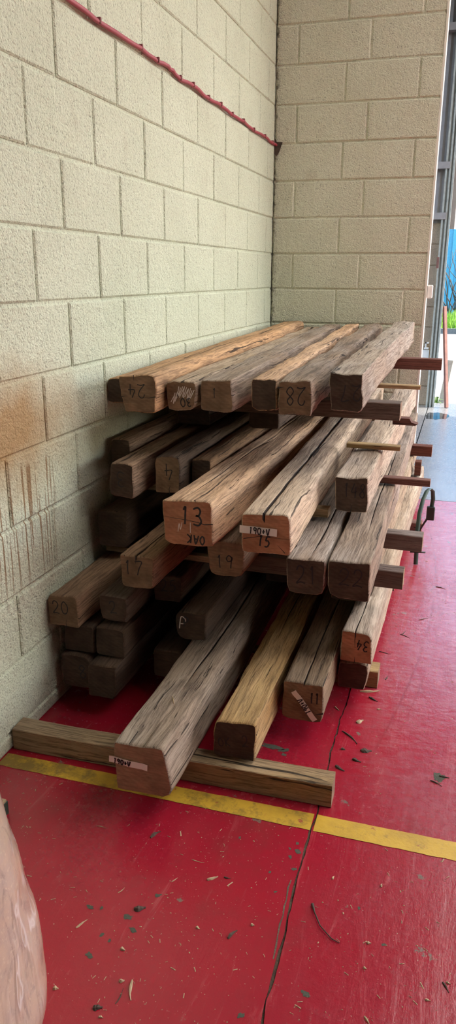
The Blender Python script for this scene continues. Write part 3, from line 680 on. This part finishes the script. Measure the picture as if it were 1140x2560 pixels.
# --- fourth layer
b = beam('brown beam marked 17 below the dark beams by the wall', [(.248, .588), (.374, .590), (.368, .474), (.252, .472)], -3.08, dx=.03, cham=(.006, .012, .010, .012), mat='midbrown', end='end', seed=17, wany=.5, cracks=[(0, .48, 0, .6, .003, .025)]); mark(b, '17', .297, .545, .052, .005, 0, seed=4); check(b, [(.308, .589), (.306, .57), (.307, .56)], .004)
b = beam('round-bottomed dark beam marked 19 between the beams 13 and 15', [(.510, .618), (.645, .618), (.642, .492), (.518, .490)], -2.93, dx=.02, cham=(.01, .01, .028, .022), mat='midbrown', end='end', seed=18); mark(b, '19', .575, .545, .048, .005, 3, seed=4)
b = beam('dark beam marked 21 beside the beam marked 22', [(.803, .604), (.935, .608), (.933, .484), (.811, .480)], -2.98, dx=-.045, cham=(.006, .010, .022, .028), mat='grey', end='enddark', seed=19, wany=.8, cracks=[(0, .62, .02, .7, .003, .015)]); mark(b, '21', .873, .552, .062, .006, 3, seed=4, asp=.5)
b = beam('pale-topped beam marked 22 at the right of the stack', [(.942, .612), (1.081, .617), (1.082, .480), (.944, .484)], -2.98, dx=-.035, cham=(.006, .006, .004, .040), mat='grey', end='enddark', seed=20, wany=.7, dz=.0, cracks=[(0, .66, .12, .6, .0025, .02)]); mark(b, '22', 1.02, .560, .058, .005, 0, seed=4, asp=.6)
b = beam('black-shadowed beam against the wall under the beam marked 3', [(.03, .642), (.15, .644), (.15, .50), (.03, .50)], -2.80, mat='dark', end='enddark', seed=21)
bearer('dark red sticker jutting far right below the beam marked 148', .46, 1.216, -2.0, -1.955, .623, .652, 'redbearer', seed=9, end='endred')
bearer('short brown bearer end between the beams 15 and 148', .40, .868, -2.56, -2.50, .620, .652, 'newwood', seed=10)
bearer('rear sticker deep in the stack under the beam marked 15', .40, 1.03, -.60, -.55, .642, .660, 'bearer', seed=11)
bearer('dark sticker under the beams marked 3 and 4', .012, .405, -2.50, -2.44, .648, .712, 'bearer', seed=12); bearer('rear dark sticker deep behind the beams marked 3 and 4', .012, .405, -.66, -.60, .648, .712, 'bearer', seed=13)

# --- fifth layer
b = beam('tan beam marked 13 jutting out of the middle of the stack', [(.416, .800), (.585, .812), (.589, .656), (.421, .654)], -3.10, dx=.045, dz=.02, cham=(.006, .022, .014, .012), mat='brown', end='endred', seed=22, wany=.9, rough=.006, taper=.80, bow=(.03, 0), cracks=[(0, .36, .03, .75, .0025, .014)])
mark(b, '13', .515, .757, .060, .0075, 0, seed=3, asp=.55); mark(b, 'OAK', .53, .678, .030, .006, 176, seed=5, asp=.6); mark(b, 'N', .478, .715, .035, .003, 0, 'chalk', 4, .6, 'chalk_mark'); mark(b, '|', .512, .718, .035, .003, 0, 'chalk', 4, .6, 'chalk_mark')
check(b, [(.588, .736), (.56, .732), (.54, .737), (.50, .742), (.45, .745), (.42, .748)], .0035)
b = beam('split-topped tan beam marked 15 with a paper label 190+V', [(.680, .783), (.840, .794), (.842, .656), (.684, .654)], -3.10, dx=-.03, dz=.02, cham=(.010, .022, .008, .014), mat='tan', end='endred', seed=23, wany=.7, cracks=[(0, .46, 0, .9, .006, .035)])
paper(b, .738, .731, .121, .025, -1, '190+V', .022, 0, (.004, 0), 7); mark(b, '15', .757, .698, .036, .006, -8, seed=8, asp=.5)
check(b, [(.754, .790), (.752, .77), (.757, .76)], .007); check(b, [(.69, .70), (.74, .712), (.84, .712)], .0025); check(b, [(.825, .665), (.80, .69)], .0025)
b = beam('dark-ended beam marked 148 at the right edge of the stack', [(.892, .788), (1.012, .793), (1.016, .660), (.896, .656)], -2.58, y1=-.2, dx=.02, dz=.03, cham=(.006, .008, .006, .01), mat='pale', end='enddark', seed=24, wany=.9, rough=.006); mark(b, '148', .965, .742, .055, .005, 0, seed=4, asp=.42); check(b, [(.955, .658), (.957, .68), (.953, .69)], .003)
b = beam('stubby dark beam at the wall, half hidden behind the beam marked 3', [(.020, .885), (.10, .887), (.10, .72), (.018, .716)], -2.64, y1=-.1, cham=(.012, .022, .01, .01), mat='midbrown', end='enddark', seed=25)
b = beam('hewn dark beam marked 3 upside down', [(.112, .846), (.208, .849), (.200, .716), (.104, .717)], -2.85, dx=.02, cham=(.006, .006, .01, .026), mat='midbrown', end='enddark', seed=26, rough=.008, wany=1.); mark(b, '3', .155, .785, .055, .005, 180, seed=3)
b = beam('dark beam marked 4 with rounded top', [(.246, .858), (.345, .860), (.345, .718), (.247, .716)], -2.75, dx=.01, cham=(.026, .026, .006, .008), mat='dark', end='end', seed=27, wany=.6); mark(b, '4', .300, .800, .062, .005, 182, seed=3)
check(b, [(.305, .716), (.303, .735), (.308, .748)], .004)
b = beam('brown beam half hidden behind the beam marked 13', [(.356, .832), (.432, .834), (.432, .716), (.356, .714)], -2.65, dx=.03, cham=(.008,) * 4, mat='midbrown', end='enddark', seed=28)

# --- packing under the top layer
bearer('thin light sticker lying across the beam marked 148', .868, 1.088, -2.15, -2.10, .805, .823, 'newwood', seed=14)
V = [(0, 0, 0), (.09, 0, .0), (.10, 0, .006), (.075, 0, .012), (.066, 0, .028), (.0, 0, .028)]; V += [(x, .05, z) for x, _, z in V]
o = link('broken_packer', pyd('broken_packer', V, [tuple(range(6)), tuple(range(11, 5, -1))] + [(i, 6 + i, 6 + (i + 1) % 6, (i + 1) % 6) for i in range(6)]), 'redbearer', None, (1.052, -2.17, .918)); tag(o, 'broken dark red packer under the right end of the top bearer', 'packer')
bearer('thick dark bearer carrying the front of the top row of beams', .10, 1.085, -2.26, -2.18, .950, 1.018, 'darkbearer', seed=16, end='end')
bearer('thick dark bearer end jutting out behind the beam marked 27', .05, 1.19, -.76, -.69, .982, 1.045, 'redbearer', seed=18)
bearer('thick dark packer deep under the far top bearer', .20, .80, -.76, -.69, .953, .981, 'bearer', seed=19)
bearer('thin pale sticker end poking out below the beam marked 27', .60, 1.112, -1.36, -1.31, .951, .970, 'newwood', seed=21)

for x0, x1, nm in ((.12, .27, 'left'), (.45, .58, 'middle'), (.71, .83, 'right')):  # unseen beams added to block stray light; they also carry the bearer
    beam('added dark beam deep in the stack under the top row, %s of three' % nm, [(x0, .947), (x1, .947), (x1, .866), (x0, .866)], -1.75 if nm == 'right' else -2.17, mat='dark', end='enddark', seed=40 + x0)
beam('added dark beam buried behind the beam with the slanting label', [(.765, .408), (.89, .408), (.89, .276), (.765, .276)], -2.35, mat='dark', end='enddark', seed=44)  # unseen beam added to stop light leaking in from the right
# --- top layer
dzt = .05
b = beam('narrow dark beam against the wall in the top row', [(.004, 1.115), (.096, 1.120), (.098, 1.022), (.004, 1.022)], -2.62, dz=.045, cham=(.012, .01, .01, .022), mat='brown', end='enddark', seed=29)
b = beam('wide beam marked 24 upside down in the top row', [(.135, 1.150), (.280, 1.162), (.279, 1.024), (.153, 1.021)], -2.80, dx=-.03, dz=.042, cham=(.004, .03, .010, .010), mat='brown', end='end', seed=30, wany=1.1, rough=.006, bow=(0, .0), cracks=[(0, .5, .02, .7, .002, .01)])
mark(b, '24', .205, 1.10, .048, .0045, 182, seed=4, asp=.62); check(b, [(.196, 1.156), (.196, 1.135)], .003); check(b, [(.278, 1.083), (.25, 1.078), (.235, 1.08)], .003); check(b, [(.148, 1.078), (.17, 1.082)], .003)
b = beam('beam marked 30 with white chalk streaks in the top row', [(.287, 1.128), (.400, 1.131), (.400, 1.026), (.291, 1.024)], -2.72, dx=-.035, taper=.78, dz=.045, cham=(.010, .006, .022, .022), mat='pale', end='end', seed=31, wany=.9, rough=.006)
mark(b, '30', .362, 1.055, .030, .005, 186, seed=4, asp=.62)
for i in range(15): mark(b, '|', .312 + .0052 * i, 1.095 - .0015 * abs(i - 6) - (.018 if i < 4 else 0), .03 + .02 * ((i * 7) % 5) / 5, .0035, -28 + 3 * ((i * 5) % 7), 'chalk', i, .3, 'chalk_streak')
b = beam('smooth-ended beam marked 1 in the top row, right of the beam marked 30', [(.411, 1.136), (.529, 1.143), (.533, 1.023), (.411, 1.024)], -2.70, dx=-.03, dz=.045, cham=(.003, .004, .006, .006), mat='grey', end='end', seed=32, wany=1.2, rough=.006); mark(b, '1', .463, 1.092, .035, .004, 0, seed=4)
b = beam('unmarked dark-ended beam left of the beam marked 28', [(.584, 1.142), (.678, 1.145), (.680, 1.026), (.588, 1.026)], -2.64, dx=-.055, dz=.045, cham=(.014, .006, .008, .014), mat='brown', end='enddark', seed=33, wany=1.2, rough=.007)
b = beam('beam marked 28 upside down in the top row', [(.690, 1.143), (.809, 1.150), (.811, 1.027), (.698, 1.026)], -2.68, dx=-.035, dz=.045, cham=(.008, .018, .006, .004), mat='grey', end='end', seed=34, wany=1.3, rough=.008)
mark(b, '28', .755, 1.092, .062, .005, 182, seed=4, asp=.5); check(b, [(.81, 1.10), (.80, 1.102)], .004); check(b, [(.69, 1.118), (.712, 1.122)], .005)
b = beam('pale weathered beam marked 27 at the right end of the top row', [(.856, 1.168), (.976, 1.170), (.980, 1.034), (.863, 1.034)], -2.60, y1=-.15, dx=.01, dz=.035, cham=(.004, .003, .016, .012), mat='weathered', end='enddark', seed=35, wany=.8, rough=.008, hump=.025, bow=(-.012, 0))
mark(b, '27', .935, 1.10, .055, .005, 184, seed=4, asp=.6)

# ------------------------------------------------------------------ green strap with buckle beside the stack
st = bpy.data.objects.new('ratchet_strap', None); COL.objects.link(st); st.location = (1.16, -1.31, 0); tag(st, 'dark green strap standing in a loop beside the stack', 'strap')
sp_ = [(0, 0, .002), (-.002, 0, .09), (-.006, .01, .19), (-.004, .03, .28), (.008, .07, .35), (.022, .12, .385), (.036, .18, .385), (.05, .24, .355), (.055, .28, .30), (.05, .30, .245)]
V, F = [], []
for i, p in enumerate(sp_):
    t = Vector(sp_[min(i + 1, 9)]) - Vector(sp_[max(i - 1, 0)]); t.normalize(); side = Vector((1, .25, 0)); nn = t.cross(side).normalized() * .0015
    for s in (-1, 1):
        for q_ in (-1, 1): V.append(Vector(p) + side * .011 * s + nn * q_)
    if i: a = 4 * i - 4; F += [(a, a + 2, a + 6, a + 4), (a + 1, a + 5, a + 7, a + 3), (a, a + 4, a + 5, a + 1), (a + 2, a + 3, a + 7, a + 6)]
link('webbing', pyd('webbing', V, F, True), 'strap', st)
link('buckle', bevel_box('buckle', (.025, .28, .17), (.07, .31, .25), .006), 'black', st)
link('tail', tube('tail', [(.04, .30, .19), (.01, .31, .13), (-.015, .32, .07)], .006, 6), 'black', st)
link('pin', tube('pin', [(-.035, .0, .072), (.045, .005, .075)], .005, 6), 'black', st)

# ------------------------------------------------------------------ plastic sack in the near left corner
def sack():
    bm = bmesh.new(); nu, nv = 56, 40; V, F = [], []
    cx, cy, hz = .355, -4.45, .74
    for j in range(nv + 1):
        t = j / nv; z = hz * t
        sx = (.268 + .022 * math.sin(t * 2.6) - .085 * t) * (1 - max(0, (t - .86) / .14) ** 2 * .5) * (1 - max(0, (.06 - t) / .06) * .06)
        sy = sx * 1.12
        for i in range(nu):
            a = 2 * math.pi * i / nu; c, s = math.cos(a), math.sin(a); e = .55
            x = math.copysign(abs(c) ** e, c) * sx; y = math.copysign(abs(s) ** e, s) * sy
            d = .010 * noise.noise(Vector((x * 6, y * 6, z * 5))) + .006 * noise.noise(Vector((x * 22 + z * 14, y * 22, z * 6)))
            r = math.hypot(x, y); x += x / r * d; y += y / r * d
            V.append((x, y, z + (.012 * noise.noise(Vector((x * 9, y * 9, 2))) if t > .9 else 0)))
    for j in range(nv):
        for i in range(nu): F.append((j * nu + i, j * nu + (i + 1) % nu, (j + 1) * nu + (i + 1) % nu, (j + 1) * nu + i))
    F.append(tuple(range(nu - 1, -1, -1))); F.append(tuple(nv * nu + i for i in range(nu)))
    o = link('sack_body', pyd('sack_body', V, F, True), 'bag'); return o, (cx, cy)
root = bpy.data.objects.new('plastic_sack', None); COL.objects.link(root)
o, (cx, cy) = sack(); root.location = (cx, cy, 0); o.parent = root; tag(root, 'clear plastic sack of wood chips standing in the near left corner', 'sack')
link('gathered_top', tube('gathered_top', [(0, 0, .72), (.01, .0, .78), (.0, .02, .84)], [.08, .05, .075], 12), 'bag', root)
oc = link('timber_offcut', bevel_box('timber_offcut', (0, 0, 0), (.155, .13, .05), .004), 'chip', None, (.006, -3.835, 0.0)); tag(oc, 'short tan offcut with a green band behind the plastic sack', 'offcut')
link('green_band', bevel_box('green_band', (.142, -.002, -.0), (.157, .132, .044), .003), 'strap', oc)

# ------------------------------------------------------------------ litter on the floor
def splinter(L, wd, th, seed):
    r = random.Random(seed); V, F = [], []; n = 6
    for i in range(n + 1):
        t = i / n; k = (.35 + .65 * math.sin(math.pi * min(1, t * 1.15 + .12))) ; bx = .08 * L * math.sin(t * 3 + seed)
        for s, h in ((-1, 0), (1, 0), (.6, 1), (-.5, 1)):
            V.append((t * L - L / 2, bx + s * wd / 2 * k * r.uniform(.8, 1.1), h * th * k * r.uniform(.7, 1.2)))
        if i:
            a = 4 * i - 4
            for j in range(4): F.append((a + j, a + (j + 1) % 4, a + 4 + (j + 1) % 4, a + 4 + j))
    F.append((3, 2, 1, 0)); F.append(tuple(4 * n + j for j in range(4)))
    return pyd('wood_splinter', V, F)
LG = 'wood splinters scattered on the red floor'
LIT = [(.602, -3.66, .035, .010, 60, 'bark'), (.444, -3.677, .028, .003, 10, 'chip'), (.804, -3.765, .030, .009, 50, 'chip'), (.84, -3.752, .018, .005, 5, 'bark'), (.663, -3.911, .028, .018, 20, 'bark'), (.548, -3.996, .033, .006, 55, 'chip'),
       (.904, -3.918, .032, .009, 60, 'bark'), (.673, -4.034, .012, .010, 0, 'chip'), (.705, -4.11, .012, .010, 40, 'chip'), (.735, -4.124, .050, .008, -65, 'chip'), (.715, -4.145, .040, .003, 85, 'bark'), (.683, -4.184, .02, .014, 10, 'bark'), (.699, -4.202, .01, .007, 0, 'chip'),
       (.575, -4.17, .012, .010, 20, 'chip'), (.819, -3.925, .010, .008, 0, 'chip'), (.748, -3.719, .036, .002, 5, 'chip'), (.595, -3.872, .022, .003, 65, 'chip'), (.712, -3.799, .02, .003, 50, 'chip'), (1.103, -3.67, .012, .006, 70, 'chip'), (1.226, -3.659, .012, .006, 90, 'chip'),
       (1.392, -3.913, .026, .006, -50, 'bark'), (1.397, -3.9, .010, .006, 0, 'chip'), (.942, -3.877, .009, .008, 0, 'chip'), (1.216, -3.846, .010, .008, 0, 'chip'), (1.236, -4.043, .02, .006, -60, 'chip'), (1.343, -3.194, .04, .006, -30, 'bark'), (1.356, -3.957, .012, .006, 10, 'chip'), (1.216, -3.917, .008, .007, 0, 'chip'),
       (1.081, -2.706, .075, .012, 25, 'chip'), (1.101, -2.76, .04, .010, -40, 'bark'), (1.073, -2.922, .030, .020, 40, 'chip'), (1.052, -3.03, .085, .008, -50, 'bark'), (1.042, -3.104, .014, .012, 0, 'bark'), (1.116, -3.09, .034, .024, 30, 'bark'), (1.093, -3.151, .030, .012, -10, 'bark'), (1.048, -3.208, .036, .013, -35, 'bark'),
       (.983, -2.864, .03, .005, -60, 'chip'), (1.128, -2.824, .014, .008, 0, 'chip'), (1.172, -2.201, .05, .004, -30, 'bark'), (1.165, -2.17, .045, .004, 85, 'bark'), (1.104, -2.379, .05, .004, -5, 'bark'), (1.131, -2.587, .03, .006, 80, 'bark'), (1.366, -3.153, .03, .008, -10, 'bark'), (1.24, -2.0, .05, .004, 30, 'bark'), (1.30, -1.6, .05, .006, -20, 'bark')]
SPECIAL = {(1.081, -2.706): 'long yellow splinter lying against the pale notched floor bearer', (1.052, -3.03): 'long dark bark strip lying beside the floor joint', (1.116, -3.09): 'curled dark bark flake right of the floor joint',
           (1.073, -2.922): 'pale oval wood chip on the red floor below the beam marked 34', (.735, -4.124): 'long pale curved splinter at the bottom left of the red floor', (.663, -3.911): 'dark clump of bark on the open red floor left of the joint',
           (.602, -3.66): 'bark fragment on the red floor just in front of the yellow line', (1.343, -3.194): 'dark splinter behind the yellow line at the right edge', (1.392, -3.913): 'dark slanting splinter at the bottom right of the floor',
           (.575, -4.17): 'pale chip beside the plastic sack', (.904, -3.918): 'dark splinter left of the floor joint, nearest the curved twig', (1.101, -2.76): 'dark bark piece beside the long yellow splinter', (.548, -3.996): 'pale slanting splinter right of the plastic sack'}
for i, (x, y, L, wd, a, m) in enumerate(LIT):
    o = link('wood_splinter', splinter(L, wd, min(.006, wd * .5), i), m, None, (x, y, .0006), (0, 0, math.radians(a)))
    if (x, y) in SPECIAL:
        tag(o, SPECIAL[(x, y)], 'splinter', LG if m == 'chip' else 'bark fragments scattered on the red floor'); continue
    tag(o, 'small pale wood splinter lying on the red floor' if m == 'chip' else 'small dark bark fragment lying on the red floor', 'splinter', LG if m == 'chip' else 'bark fragments scattered on the red floor')
pts = [(1.068, -3.775, .004), (1.078, -3.80, .006), (1.098, -3.835, .005), (1.13, -3.862, .003), (1.15, -3.868, .002)]
tag(link('curved_twig', tube('curved_twig', pts, [.004, .002, .0018, .0015, .001], 6), 'bark'), 'thin curved twig lying on the red floor beside the floor joint', 'twig')
pts = [(.62, -3.33, .232), (.0, 0, 0)]
o = link('wood_splinter', splinter(.055, .005, .004, 77), 'chip', None, (.545, -3.36, .239), (0, 0, math.radians(-50))); tag(o, 'splinter lying on top of the thick labelled beam', 'splinter')
V, F = [], []; rr = random.Random(11)
for i in range(1500):
    x = rr.uniform(.05, 1.55) if i < 1150 else rr.uniform(1.12, 1.5); y = rr.uniform(-4.4, -3.46) if i < 1150 else rr.uniform(-3.3, -1.2)
    if x < .62 and y < -3.98: continue
    s = rr.uniform(.0003, .0010) * (1.7 if rr.random() < .08 else 1); a = rr.uniform(0, 3.14); e = rr.choice((1, 1.5, 2, 6)); c_, s_ = math.cos(a), math.sin(a)
    j = len(V)
    for (u, v_, z) in ((-e, -1, 0), (e, -1, 0), (e, 1, 0), (-e, 1, 0), (0, 0, 1)): V.append((x + (u * c_ - v_ * s_) * s, y + (u * s_ + v_ * c_) * s, .0006 + z * s * 1.1))
    F += [(j, j + 1, j + 4), (j + 1, j + 2, j + 4), (j + 2, j + 3, j + 4), (j + 3, j, j + 4)]
tag(link('wood_crumbs', pyd('wood_crumbs', V, F), 'chip'), 'fine wood crumbs strewn over the red floor', 'sawdust', kind='stuff')
